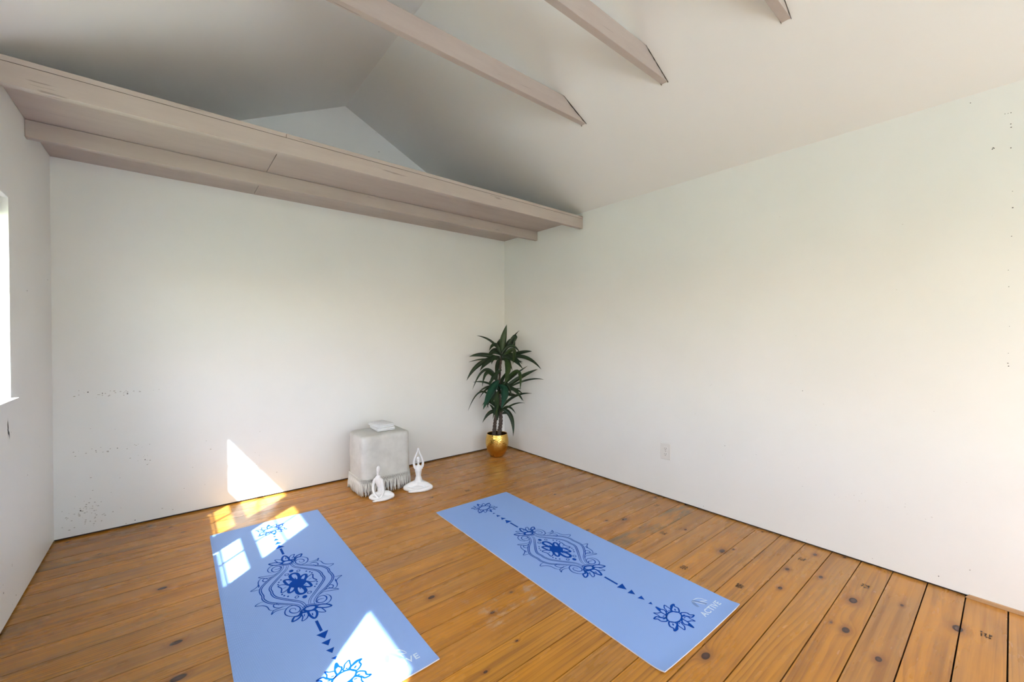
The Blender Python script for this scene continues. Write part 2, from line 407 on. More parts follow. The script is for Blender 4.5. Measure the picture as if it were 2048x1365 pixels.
# windows (double hung, two by two panes in each sash)
def window(name, fr, a, b, z0, z1, muntins=True):
    # fr(d, s, z): d outward depth from the inner wall face, s along the wall
    def bx(bm, d0, d1, s0, s1, zz0, zz1):
        p = [fr(d, s, z) for z in (zz0, zz1) for s in (s0, s1) for d in (d0, d1)]
        v = [bm.verts.new(q) for q in p]
        for q in ((0,1,3,2),(4,6,7,5),(0,4,5,1),(2,3,7,6),(0,2,6,4),(1,5,7,3)): bm.faces.new([v[i] for i in q])
    root = bpy.data.objects.new(name, None); COL.objects.link(root); root['kind'] = 'structure'; root.empty_display_size = .05
    zr = 1.319 if z1 < 1.9 else (z0+z1)/2; g0, g1 = .095, .110; mid = (a+b)/2
    bm = bmesh.new()
    for q in ((a, a+.012, z0, z1), (b-.012, b, z0, z1)): bx(bm, .082, .119, *q)
    bx(bm, .082, .119, a, b, z1-.012, z1); bx(bm, .082, .119, a, b, z0, z0+.012)
    finish('window_frame', bm, M_white, root)
    for nm, s0, s1 in (('lower_sash', z0+.012, zr+.035), ('upper_sash', zr-.035, z1-.012)):
        dd = 0 if nm == 'lower_sash' else .0045
        bm = bmesh.new(); e = .018
        bx(bm, g0-.004+dd, g1+dd, a+.012, a+.012+e, s0, s1); bx(bm, g0-.004+dd, g1+dd, b-.012-e, b-.012, s0, s1)
        bx(bm, g0-.004+dd, g1+dd, a+.012+e, b-.012-e, s0, s0+(.022 if nm == 'lower_sash' else .07))
        bx(bm, g0-.004+dd, g1+dd, a+.012+e, b-.012-e, s1-(.07 if nm == 'lower_sash' else .05), s1)
        if muntins:
            c = (s0+s1)/2-(.024 if nm == 'lower_sash' else -.01)
            bx(bm, g0+.001+dd, g1-.004+dd, mid-.0055, mid+.0055, s0+.02, s1-.04)
            bx(bm, g0+.001+dd, g1-.004+dd, a+.03, b-.03, c-.0045, c+.0045)
        sash = finish(nm, bm, M_white, root)
        bm = bmesh.new(); bx(bm, g0+.005+dd, g0+.008+dd, a+.02, b-.02, s0+.01, s1-.01); finish('glass_pane', bm, M_glass, sash)
    bm = bmesh.new(); bx(bm, -.024, .080, a+.0005, b-.0005, z0-.013, z0+.003)
    finish('window_sill', bm, M_white, root)
    return root
FL = lambda d, s, z: (XL-d, s, z)
for i, (a, b) in enumerate(LWIN): window('window_%d' % (i+1), FL, a, b, Z0, Z1, i < 2)
FF = lambda d, s, z: (s, YF-d, z)
for i, (a, b, z0, z1) in enumerate(ADDED_RWIN): window('window_%d' % (i+5), FF, a, b, z0, z1)  # the added rear windows
# gathered blinds pulled up to the window heads
bl_lab = ['white slatted blind pulled up at the head of the left-edge window', 'white slatted blind pulled up in the second window along the left wall',
          'white slatted blind pulled up in the third window along the left wall', 'white slatted blind pulled up in the added, unseen last window along the left wall']
for i, (a, b) in enumerate(LWIN):
    t = thing('window_blind', bl_lab[i], 'blind', (XL-.045, (a+b)/2, Z1), 0, 'raised blinds on the left wall')
    bm = bmesh.new(); box(bm, -.018, .018, -(b-a)/2+.006, (b-a)/2-.006, -.028, -.001); finish('headrail', bm, M_white, t, bevel=.002)
    bm = bmesh.new()
    for k in range(9): box(bm, -.016, .016, -(b-a)/2+.008, (b-a)/2-.008, -.033-k*.0058, -.030-k*.0058)
    finish('slat_stack', bm, M_white, t)
    bm = bmesh.new(); tube(bm, [(.019, -(b-a)/2+.075, -.02), (.019, -(b-a)/2+.075, -.13)], .0012, 6); c = finish('pull_cord', bm, M_white, t)
    bm = bmesh.new(); rg = lathe(bm, [(.002, -.13), (.009, -.15), (.016, -.175), (.012, -.20), (.002, -.212)], 12)  # unseen hanging piece, shaped for the round shadow it casts
    bmesh.ops.translate(bm, verts=bm.verts, vec=(.019, -(b-a)/2+.075, 0)); finish('shadow_tassel', bm, M_white, c, True)

# ================================================================ LOFT SHELF AND BEAMS
DZ0, DZ1, JZ = 2.271, 2.292, 2.185
loft = thing('loft_shelf', 'taupe painted plywood loft shelf on two joists high across the back wall', 'loft', (0, 0, DZ0))
bm = bmesh.new(); box(bm, XL+.001, .4755, 2.458, YB-.001, 0, DZ1-DZ0); finish('deck_panel', bm, M_taupe, loft, bevel=.001)
bm = bmesh.new(); box(bm, .4785, XR-.001, 2.458, YB-.001, 0, DZ1-DZ0); finish('deck_panel', bm, M_taupe, loft, bevel=.001)
for y in (2.459, 3.052):
    bm = bmesh.new(); box(bm, XL+.001, XR-.001, y, y+.038, JZ-DZ0, -.0015); finish('joist', bm, M_taupe, loft, bevel=.002)
bm = bmesh.new(); box(bm, XL+.02, XR-.02, 2.461, 2.470, -.0015, 0); finish('joint_gap', bm, M_gap, loft)
def zslope(x): return HR-(XA-x)*sl if x < XA else HR-(x-XA)*sr
for y, lab in ((1.847, 'taupe painted ceiling beam nearest the loft shelf'), (1.251, 'taupe ceiling beam crossing at the top, middle one of the three'),
               (.650, 'taupe ceiling beam whose short end shows at the top edge')):
    t = thing('ceiling_beam', lab, 'beam', (0, y, 2.657), 0, 'beams tying the two ceiling slopes')
    z0, z1 = 2.657, 2.765
    xr0 = XA+(HR-z0)/sr; xr1 = XA+(HR-z1)/sr; xl0 = XA-(HR-z0)/sl; xl1 = XA-(HR-z1)/sl
    bm = bmesh.new(); prism(bm, [(xl0+.002, 0), (xr0-.003, 0), (xr1-.004, z1-z0), (xl1+.003, z1-z0)], 'y', 0, .038)
    finish('beam_timber', bm, M_taupe, t, bevel=.0015)
    bm = bmesh.new(); rs = random.Random(int(y*100))
    # dark ragged crack where the beam dies into the right slope
    for yy in (-.0015, .0385):
        prev = None
        for k in range(15):
            u = k/14; x = xr0+(xr1-xr0)*u; w = (.0035+.006*rs.random())*(1 if u < .9 else .5)
            z = zslope(x)-2.657
            cur = [bm.verts.new((x+.001, yy, z-.0008)), bm.verts.new((x-w*.45, yy, z-w*1.0))]
            if prev: bm.faces.new((prev[0], cur[0], cur[1], prev[1]))
            prev = cur
    finish('end_gap', bm, M_gap, t)

# ================================================================ YOGA MATS
MED = [('d',2.2,[(6.7,-205.6),(17.2,-171.7),(43.5,-136.3),(79.8,-89.3),(105.7,-51.7),(113.6,-26.2),(111.3,-1.1),(112.4,20.1),(104.3,55.6),(78.3,94.6),(42,139.9),(19.1,172.7),(11.5,209.4),(9.6,234.3)]),
 ('d',2.2,[(28,-219.8),(33,-192.2),(59.6,-154.8),(98.4,-124.4),(135.6,-82),(150.8,-48.8),(152,-16.9),(148.8,8.1),(150.8,40.7),(134.6,83.1),(101,119.6),(56.6,161.7),(33.2,193.5),(26.8,231.7)]),
 ('o',3,[(32.2,246.9),(53.3,258.6),(75.6,249.6),(92.4,223.2),(90.5,195),(74.3,173.1),(52.3,172.8),(35.9,198.2),(35.1,222.4),(48.9,236.9),(67.4,227.3),(74.6,205.3),(64.7,191.3),(52.2,200.6),(51.2,215.5)]),
 ('o',2.4,[(32.1,-229.4),(53.4,-249.7),(77.4,-248.6),(94.2,-225.8),(94.3,-197.6),(81.6,-176.1)]),
 ('o',3.2,[(32.9,-204.9),(48.3,-182),(68.7,-178.9),(79.1,-197.2),(75.7,-219.2),(59.5,-231.6),(41.8,-226),(36.1,-207.4),(48.4,-199.6),(62.1,-204.3),(68.4,-205.5)]),
 ('o',2.6,[(147.9,-55.6),(166.7,-60.1),(188.1,-67.4),(169.4,-79.2),(153.8,-96.7),(148.8,-129.5),(139,-150.2),(123.4,-160.1)]),
 ('o',2.4,[(53.6,-166.6),(78.4,-153.2),(107,-162.6),(141,-176.4),(130.2,-158.6),(106.9,-139.7),(86.2,-141),(67.3,-154.3)]),
 ('o',2.6,[(96.4,-138.1),(107,-118.5),(123.4,-114.6),(130.2,-130.3),(121.5,-144.5),(110.8,-137.2),(109.1,-125.9)]),
 ('o',3,[(153.8,-78),(149,-101.8)]),
 ('o',2.6,[(77.4,179.3),(105.9,169.2),(126.9,169.9),(140.4,181.5),(129.5,159),(109.6,155.7),(72.3,156.6)]),
 ('o',2.6,[(127.1,156.4),(141.1,142.5),(146.7,110),(161.6,87.5),(187.3,72.6),(171.5,59.8),(152.2,58.7)]),
 ('o',2.6,[(89.4,149.6),(105.4,152.2),(121.7,134.6),(122.1,115.3),(109.5,112.7),(103.4,129.6)]),
 ('c',7,[(-20.8,-229),(-7.6,-220.5),(12.4,-226.9),(25.3,-239.3),(20.4,-253.5),(4.5,-260.3),(-14.6,-251.9),(-22.8,-238.1)]),
 ('o',3,[(-27.4,-220.7),(-9.1,-208.2),(20.2,-218.4),(35.7,-238.5)]),
 ('c',5,[(28.6,-243.7),(48.9,-244.2),(69.6,-261),(79.7,-283.4),(54.7,-278.3),(30.9,-257.8)]),
 ('c',2.6,[(20,-261),(36.1,-260.2),(43.7,-281.4),(48.1,-308.7),(29.6,-297.2),(15.2,-274.9)]),
 ('c',6.5,[(-11,-260.7),(-10.9,-296.6),(0.4,-324.4),(15.2,-300.6),(15.2,-269)]),
 ('o',3,[(-0.3,-281),(-2,-299.8)]),
 ('c',3,[(-39.2,-249.5),(-37.9,-282),(-46.4,-308.6),(-27.8,-304.3),(-15.5,-280.3),(-18.4,-255.9)]),
 ('o',2.5,[(-27.8,-267.4),(-32.7,-283.4)]),
 ('c',5.5,[(-34.7,-241.5),(-50.3,-263.4),(-66.9,-261.3),(-79.3,-287.3),(-58.8,-284.7),(-41.6,-267.6)]),
 ('o',7,[(-23.2,-227.1),(-35.9,-240.5),(-25.1,-255.1),(-10.5,-258.2)]),
 ('f',1,[(-35.2,-8.7),(-24,18.2),(1.6,23.1),(25,15.4),(39.6,-4),(28.7,-24.7),(6.4,-42.5),(-16.3,-34.7)]),
 ('c',10,[(-0.3,21),(-15.3,63.2),(-15.5,94.1),(-0.7,105.6),(15.8,92.2),(18.4,58.8),(10.3,27.3)]),
 ('o',2.5,[(0.2,62.1),(-0.9,28.9)]),
 ('c',8,[(11.6,11.3),(23,47.4),(44.5,61),(48.4,42.2),(31.7,9.9)]),
 ('c',3.6,[(34.9,-3.9),(51.6,28),(76.3,36.7),(69.9,0.1),(79.5,-30.4),(60.1,-31.8)]),
 ('o',2,[(48.5,0.1),(65.6,5.1)]),
 ('c',8,[(16.9,-15),(39.3,-12.6),(47.9,-63.4),(29.8,-61.5),(10,-32.6)]),
 ('o',2,[(23.4,-34.9),(33.3,-39.3)]),
 ('f',1,[(8.5,136.7),(6,129),(0.5,124.4),(-5.9,124.6),(-10.7,129.5),(-12.2,137.3),(-9.8,145),(-4.3,149.7),(2.1,149.5),(7,144.5)]),
 ('c',2.2,[(34.7,116.3),(32.8,111.2),(28.9,108.1),(24.4,108.3),(20.9,111.6),(19.9,116.8),(21.7,121.9),(25.6,124.9),(30.2,124.8),(33.7,121.5)]),
 ('c',2.2,[(-18.4,114.6),(-20.3,109.2),(-24.6,106),(-29.8,106.2),(-33.8,109.7),(-35.1,115.2),(-33.2,120.6),(-28.8,123.9),(-23.6,123.7),(-19.6,120.2)]),
 ('f',1,[(62.5,85.6),(61.4,82.2),(59,80.2),(56.3,80.4),(54.3,82.5),(53.8,86),(54.9,89.3),(57.3,91.3),(60,91.2),(62,89)]),
 ('f',1,[(75.1,68.9),(74,65.6),(71.6,63.6),(68.9,63.7),(66.9,65.9),(66.4,69.3),(67.6,72.6),(69.9,74.6),(72.6,74.4),(74.6,72.3)]),
 ('f',1,[(81,52),(79.9,48.8),(77.5,46.8),(74.8,47),(72.9,49.1),(72.4,52.5),(73.5,55.8),(75.9,57.7),(78.6,57.6),(80.5,55.4)]),
 ('f',1,[(81.2,-47.3),(80.1,-50.3),(77.8,-52.1),(75.2,-51.9),(73.3,-49.8),(72.9,-46.7),(74,-43.7),(76.2,-41.9),(78.8,-42.1),(80.7,-44.2)]),
 ('f',1,[(74.4,-66),(73.3,-69),(71,-70.6),(68.5,-70.4),(66.6,-68.4),(66.1,-65.3),(67.2,-62.4),(69.4,-60.7),(72,-60.9),(73.9,-62.9)]),
 ('f',1,[(62.7,-81.7),(61.6,-84.6),(59.4,-86.3),(56.9,-86),(55,-84),(54.5,-81),(55.6,-78.1),(57.8,-76.4),(60.3,-76.7),(62.2,-78.7)])]
ARR = [('p',1,[(-5.1,-344.7),(6.3,-345.3),(6.4,-423.8),(-5.2,-425.2)]),
 ('p',1,[(-21.9,-437),(24.8,-434.4),(0.6,-478)]),
 ('p',1,[(-17.9,-494.8),(18.7,-492.7),(0.6,-526.1)]),
 ('p',1,[(-14.3,-547.6),(16.1,-548.4),(1,-576)]),
 ('p',1,[(-9.8,-600.7),(11,-601.7),(0.7,-617.3)])]
FLO = [('c',4,[(-25.6,20.2),(-3.9,28.1),(16.9,26.7),(32.2,18.8),(42.6,4.8),(37.5,-10.5),(25.6,-20.2),(4.1,-27.4),(-16.3,-25.8),(-31,-18.1),(-41.2,-4.7),(-36.9,10.3)]),
 ('c',4,[(-0.9,35.8),(7.7,51.6),(1.1,63),(-2.6,86.1),(-15.2,55.3),(-14.9,30.8)]),
 ('p',1,[(-2.6,86.1),(3,77.5),(2.6,63.9),(-12.3,57.1)]),
 ('c',3,[(19.3,28.1),(34.9,38.5),(37.6,54.4),(38.6,69.4),(20.1,58.5),(14.5,46.3),(7.7,35.2)]),
 ('c',4,[(44.9,3.9),(66.6,19.8),(66.2,37),(78,47),(58.8,49.2),(41.9,39.2),(29,24.6)]),
 ('p',1,[(32.4,30.1),(48,42.8),(62.1,48.8),(78,47),(57.9,39.2)]),
 ('o',4,[(51.7,27.4),(42.1,18.3)]),
 ('c',3,[(-17.8,29),(-17.9,50),(-34.7,58.4),(-45.9,69.2),(-44.4,50),(-47,35.5),(-31.6,20.2)]),
 ('c',4,[(-35.9,15.7),(-49.8,33.7),(-58.3,48.3),(-79.1,46.7),(-67.1,35.7),(-67.3,19.3),(-48.6,4.6)]),
 ('o',2.5,[(-36.2,31.7),(-23.9,29.9)]),
 ('o',4,[(21.4,38.7),(18.9,32.5)]),
 ('o',3,[(-50.1,23.1),(-41.4,17)])]
MW, ML, MT = .305, .865, .005
def lift(x, y, curl):
    z = 0
    e = -(ML-.065)-y
    if e > 0: z += curl*(e/.065)**2*(.3+.7*abs(x/MW)**1.5)
    e = abs(y)-(ML-.03)
    if y > 0 and e > 0: z += .0015*(e/.03)**2
    return z
def make_mat(curl):
    bm = bmesh.new(); nx, ny = 12, 90; rad = .012
    def outline(u, v):      # slightly rounded corners
        x, y = -MW+2*MW*u, -ML+2*ML*v
        return x, y
    top = {}; bot = {}
    for i in range(nx+1):
        for j in range(ny+1):
            x, y = outline(i/nx, j/ny)
            if (i in (0, nx)) and (j in (0, ny)): x *= .993; y *= .998
            l_ = lift(x, y, curl)
            top[i, j] = bm.verts.new((x, y, MT+l_)); bot[i, j] = bm.verts.new((x, y, .0004+l_))
    for i in range(nx):
        for j in range(ny):
            bm.faces.new((top[i, j], top[i+1, j], top[i+1, j+1], top[i, j+1]))
            f = bm.faces.new((bot[i, j], bot[i, j+1], bot[i+1, j+1], bot[i+1, j])); f.material_index = 1
    ring = [(i, 0) for i in range(nx)]+[(nx, j) for j in range(ny)]+[(i, ny) for i in range(nx, 0, -1)]+[(0, j) for j in range(ny, 0, -1)]
    for a, b in zip(ring, ring[1:]+ring[:1]):
        f = bm.faces.new((top[a], bot[a], bot[b], top[b])); f.material_index = 1
    return bm
def ribbon(bm, pts, w, closed, z, curl, taper=False):
    w = w*1.4+.9
    P = spline([(a, b, 0) for a, b in pts], 5, closed); n = len(P); prev = None; first = None
    rngs = list(range(n))+([0] if closed else [])
    for q, i in enumerate(rngs):
        if closed: t = P[(i+1) % n]-P[i-1]
        else: t = P[min(i+1, n-1)]-P[max(i-1, 0)]
        if t.length < 1e-9: continue
        t.normalize(); nn = Vector((-t.y, t.x, 0)); ww = w/2
        if not closed: ww *= .35+.65*min(1, 4*min(i, n-1-i)/n)
        if q == len(rngs)-1 and closed: cur = first
        else:
            a, b = P[i]+nn*ww, P[i]-nn*ww
            cur = [bm.verts.new((c.x/1000, c.y/1000, MT+z+lift(c.x/1000, c.y/1000, curl))) for c in (a, b)]
        if prev:
            try: bm.faces.new((prev[0], cur[0], cur[1], prev[1]))
            except ValueError: pass
        if first is None: first = cur
        prev = cur
def poly(bm, pts, z, curl, smooth=False):
    P = spline([(a, b, 0) for a, b in pts], 4, True) if smooth else [Vector((a, b, 0)) for a, b in pts]
    vs = [bm.verts.new((c.x/1000, c.y/1000, MT+z+lift(c.x/1000, c.y/1000, curl))) for c in P]
    f = bm.faces.new(vs); bmesh.ops.triangulate(bm, faces=[f], ngon_method='EAR_CLIP')
def strokes(bm, S, rot, dx, dy, curl, z=.0003):
    s = -1 if rot else 1
    for q, (k, w, pts) in enumerate(S):
        zz = z+(q % 7)*.000012+(.00009 if rot else 0)
        pp = [(s*a+dx, s*b+dy) for a, b in pts]
        if k == 'o': ribbon(bm, pp, w, False, zz, curl)
        elif k == 'c': ribbon(bm, pp, w, True, zz, curl)
        elif k == 'd':
            P = spline([(a, b, 0) for a, b in pp], 3); n = len(P)
            for o in (-4.0, 4.0):
                L = []
                for i in range(n):
                    t = (P[min(i+1, n-1)]-P[max(i-1, 0)]).normalized(); L.append((P[i].x-t.y*o, P[i].y+t.x*o))
                ribbon(bm, L, w*1.2, False, zz, curl)
        elif k == 'f': poly(bm, pp, zz, curl, True)
        elif k == 'p': poly(bm, pp, zz, curl)
def text_part(s, size, x, y, parent, m, z):
    cu = bpy.data.curves.new('t', 'FONT'); cu.body = s; cu.size = size; cu.extrude = .00025; cu.space_character = 1.12; cu.resolution_u = 3; cu.align_x = 'CENTER'
    cu.offset = .0006
    o = bpy.data.objects.new('t', cu); COL.objects.link(o)
    dg = bpy.context.evaluated_depsgraph_get(); me = bpy.data.meshes.new_from_object(o.evaluated_get(dg)); bpy.data.objects.remove(o)
    q = bpy.data.objects.new('embossed_word', me); COL.objects.link(q); q.parent = parent; q.location = (x, y, z)
    me.materials.clear(); me.materials.append(m); return q
def yoga_mat(label, cx, cy, rz, curl):
    t = thing('yoga_mat', label, 'yoga mat', (cx, cy, 0.0006), rz, 'yoga mats rolled out on the floor')
    finish('mat_sheet', make_mat(curl), [M_foam, M_foam_edge], t)
    bm = bmesh.new(); strokes(bm, MED, False, 0, 0, curl); strokes(bm, MED, True, 0, 0, curl)
    finish('printed_medallion', bm, M_ink, t)
    for r in (False, True):
        for q, A in enumerate(ARR):
            bm = bmesh.new(); strokes(bm, [A], r, 0, 0, curl); finish('printed_bar' if q == 0 else 'printed_triangle', bm, M_ink, t)
        s = 1 if not r else -1
        bm = bmesh.new(); strokes(bm, FLO, r, 0, -722*s, curl); strokes(bm, FLO[1:], not r, 0, -722*s, curl); finish('printed_flower', bm, M_ink, t)
    text_part('ACTIVE', .040, .180, -.806, t, M_emb, MT+.0004)
    bm = bmesh.new()
    poly(bm, [(146, -727), (158, -714), (176, -712), (203, -766), (188, -766), (166, -722)], .0004, 0)
    poly(bm, [(146, -727), (166, -722), (150, -757), (141, -748)], .0004, 0)
    finish('embossed_emblem', bm, M_emb2, t)
    bm = bmesh.new()
    ribbon(bm, [(160, -716), (175, -742), (188, -764)], 2.4, False, .0006, 0); ribbon(bm, [(172, -713), (205, -722), (222, -752)], 2.4, False, .0006, 0)
    ribbon(bm, [(190, -736), (206, -748), (222, -756)], 2.4, False, .0006, 0); ribbon(bm, [(190, -738), (198, -752), (204, -766)], 2.0, False, .0006, 0)
    finish('emblem_outline', bm, M_emb, t)
    return t
yoga_mat('blue ribbed yoga mat lying in the window sunlight, left of the other mat', .469, 2.219, -math.atan2(.013, 1.728), .006)
yoga_mat('blue yoga mat in the shade, nearer the right wall', 1.679, 1.640, -math.atan2(.078, 3.463), .008)

# ================================================================ OTTOMAN WITH TOWELS
OX, OY, OW, OD, OH = 1.2985, 3.268, .395, .335, .452
ott = thing('draped_ottoman', 'square grey ottoman under a fringed velvet cover by the back wall', 'ottoman', (OX, OY, 0))
def rr(w, d, r, n=8):
    P = []
    for cx, cy, a0 in ((w/2-r, d/2-r, 0), (-w/2+r, d/2-r, 90), (-w/2+r, -d/2+r, 180), (w/2-r, -d/2+r, 270)):
        for k in range(n+1):
            a = math.radians(a0+90*k/n); P.append((cx+r*math.cos(a), cy+r*math.sin(a)))
    return P
def dens(P, step=.012):
    out = []
    for a, b in zip(P, P[1:]+P[:1]):
        a, b = Vector(a), Vector(b); n = max(1, int((b-a).length/step))
        out += [tuple(a.lerp(b, k/n)) for k in range(n)]
    return out
base_loop = dens(rr(OW, OD, .045))
bm = bmesh.new(); rings = []
SK = .128
levels = [(.0, SK), (-.001, .17), (-.002, .22), (-.003, .28), (-.003, .34), (-.003, .39), (-.003, .42), (-.005, .437), (-.011, .447), (-.022, .452), (-.04, .4535), (-.08, .454), (-.12, .4535)]
for off, z in levels:  # profile of the hanging cover
    ring = []
    for (x, y) in base_loop:
        L = math.hypot(x, y); fx = 1+off/(OW/2); fy = 1+off/(OD/2)
        px, py = x*fx, y*fy
        nz = mnoise.noise(Vector((px*9, py*9, z*5)))*.0045*(1 if z < .43 else .35)
        nz += .003*math.sin(math.atan2(py, px)*9+z*6)*max(0, (.36-z)/.36)
        ring.append(bm.verts.new((px*(1+nz/OW*2), py*(1+nz/OD*2), z+(mnoise.noise(Vector((px*14, py*14, 3)))*.003 if z > .44 else 0))))
    rings.append(ring)
for a, b in zip(rings, rings[1:]):
    for k in range(len(a)): bm.faces.new((a[k], a[(k+1) % len(a)], b[(k+1) % len(a)], b[k]))
bm.faces.new(rings[-1])
finish('velvet_cover', bm, M_fabric, ott, True)
bm = bmesh.new(); box(bm, -OW/2+.02, OW/2-.02, -OD/2+.02, OD/2-.02, .03, .43); finish('ottoman_body', bm, mat('dark_lining', (.22, .20, .18), .9)[0], ott)
for sx in (-1, 1):
    for sy in (-1, 1):
        bm = bmesh.new(); box(bm, sx*(OW/2-.05)-.015, sx*(OW/2-.05)+.015, sy*(OD/2-.05)-.015, sy*(OD/2-.05)+.015, 0.0005, .03)
        finish('foot', bm, M_gap, ott)
# fringe: a knotted lattice, then hanging cords
bm = bmesh.new(); loop = dens(rr(OW+.002, OD+.002, .045), .002); per = []
s = 0; tot = 0
for a, b in zip(loop, loop[1:]+loop[:1]): tot += (Vector(a)-Vector(b)).length
cnt = 150; step = tot/cnt; acc = 0
for a, b in zip(loop, loop[1:]+loop[:1]):
    a_, b_ = Vector(a), Vector(b); L = (b_-a_).length
    while acc <= L and len(per) < cnt:
        per.append((a_.lerp(b_, acc/L if L else 0), (b_-a_).normalized())); acc += step
    acc -= L
rs = random.Random(5)
n = len(per)
for i, (p, tg) in enumerate(per):
    nr = Vector((tg.y, -tg.x)); q, _ = per[(i+1) % n]; h_, _ = per[(i-1) % n]
    def pt(pp, o, z): return (pp.x+nr.x*o, pp.y+nr.y*o, z)
    # lattice diamonds
    m1 = (p+q)/2; m0 = (p+h_)/2
    tube(bm, [pt(p, .001, SK+.004), pt(m1, .0035, SK-.012), pt(p, .004, SK-.024)], .0016, 4, False)
    tube(bm, [pt(p, .001, SK+.004), pt(m0, .0035, SK-.012), pt(p, .004, SK-.024)], .0016, 4, False)
    for w in range(2):
        j = rs.uniform(-.004, .004)+(w-.5)*.0045; o = rs.uniform(.002, .013); sw = rs.uniform(-.012, .014)+.004
        zb = rs.uniform(.002, .012)
        pts = [pt(p+tg*(w-.5)*.002, .004, SK-.024), pt(p+tg*(j+sw*.25), .004+o*.25, .075), pt(p+tg*(j+sw*.6), .003+o*.65, .04), pt(p+tg*(j+sw), o, zb)]
        tube(bm, pts, [.0022, .0026, .0028, .0024], 5)
finish('knotted_fringe', bm, M_fringe, ott, True)
# towels
def towel(label, x, y, z, rz, w, d, hgt, layers, seed):
    bm = bmesh.new(); rs_ = random.Random(seed)
    lh = hgt/layers
    for k in range(layers):
        ww, dd = w-rs_.uniform(0, .006), d-rs_.uniform(0, .008)
        P = rr(ww, dd, .012, 3); P = dens(P, .015)
        prof = [(.006, 0.0), (.001, lh*.2), (0, lh*.5), (.001, lh*.8), (.006, lh)]
        rg = []
        for off, zz in prof:
            rg.append([bm.verts.new((px*(1-off/ww*2), py*(1-off/dd*2), k*lh+zz*.985+(mnoise.noise(Vector((px*25+seed, py*25, k)))*.0022+(.003*(px/ww+.5) if k == layers-1 else 0))*(zz/lh))) for px, py in P])
        for a, b in zip(rg, rg[1:]):
            for q in range(len(a)): bm.faces.new((a[q], a[(q+1) % len(a)], b[(q+1) % len(a)], b[q]))
        bm.faces.new(rg[0][::-1]); bm.faces.new(rg[-1])
    o = finish('folded_towel', bm, M_towel, None, True); o.location = (x, y, z); o.rotation_euler = (0, 0, rz)
    return tag(o, label, 'towel', 'folded towels on the ottoman')
towel('white folded towel at the bottom of the pair on the ottoman', 1.336, 3.300, .4570, -.05, .150, .215, .024, 2, 1)
towel('white folded towel on top of the pair, slightly askew', 1.328, 3.305, .4830, .10, .140, .205, .022, 2, 5)

# ================================================================ STATUES
def blob(bm, c, r, seg=16):
    m = bmesh.ops.create_uvsphere(bm, u_segments=seg, v_segments=seg//2+2, radius=1.0)['verts']
    bmesh.ops.scale(bm, verts=m, vec=r); bmesh.ops.translate(bm, verts=m, vec=c)
def limb(bm, pts, rads, n=5):
    P = spline([Vector((*p, r)) if False else Vector(p) for p in pts], n); R = []
    L = len(pts)
    for i in range(len(P)):
        t = i/(len(P)-1)*(L-1); k = min(int(t), L-2); R.append(1.12*(rads[k]+(rads[k+1]-rads[k])*(t-k))+.8)
    tube(bm, P, R, 12); blob(bm, P[0], (R[0],)*3, 10); blob(bm, P[-1], (R[-1],)*3, 10)
def statue(label, loc, rz, build):
    bm = bmesh.new(); build(bm)
    bmesh.ops.scale(bm, verts=bm.verts, vec=(.001, .001, .001))
    zmin = min(v.co.z for v in bm.verts); bmesh.ops.translate(bm, verts=bm.verts, vec=(0, 0, -zmin))
    o = finish('yoga_figurine', bm, M_ceram, None, True)
    md = o.modifiers.new('r', 'REMESH'); md.mode = 'VOXEL'; md.voxel_size = .0021; md.use_smooth_shade = True
    md = o.modifiers.new('s', 'SMOOTH'); md.factor = .6; md.iterations = 4
    dg = bpy.context.evaluated_depsgraph_get(); me = bpy.data.meshes.new_from_object(o.evaluated_get(dg))
    o.modifiers.clear(); o.data = me; me.materials.clear(); me.materials.append(M_ceram)
    zmin = min(v.co.z for v in me.vertices)
    o.location = (loc[0], loc[1], -zmin+.0003); o.rotation_euler = (0, 0, rz)
    return tag(o, label, 'figurine', 'white yoga figurines by the ottoman')
def fig1(bm):     # hands clasped low over crossed legs (mm, -y towards the viewer)
    blob(bm, (-24, -2, 216), (15, 17, 27)); limb(bm, [(-29, 0, 196), (-30, 0, 176), (-28, 0, 150)], [8, 6.5, 10])
    limb(bm, [(-28, 2, 146), (-22, 2, 118), (-12, 2, 80), (-6, 6, 38)], [21, 22, 16, 26]); blob(bm, (-26, 0, 140), (30, 15, 15))
    limb(bm, [(-52, 0, 136), (-28, 0, 146), (0, 0, 134)], [9, 12, 9])
    limb(bm, [(-53, -2, 134), (-62, -6, 96), (-50, -34, 52), (-8, -66, 20)], [9, 7.5, 6.5, 5.5])
    limb(bm, [(1, -2, 132), (10, -8, 92), (16, -36, 48), (-2, -66, 20)], [9, 7.5, 6.5, 5.5])
    limb(bm, [(6, 0, 30), (48, -12, 32), (82, -26, 26)], [24, 21, 14]); limb(bm, [(82, -28, 22), (40, -60, 14), (-30, -84, 8)], [14, 12, 7])
    limb(bm, [(-16, 0, 26), (-50, -12, 24), (-72, -30, 18)], [22, 18, 13]); limb(bm, [(-72, -32, 16), (-40, -58, 13), (14, -70, 11)], [13, 11, 9])
    blob(bm, (0, -24, 18), (52, 40, 17)); blob(bm, (-34, -88, 6), (17, 8, 6))
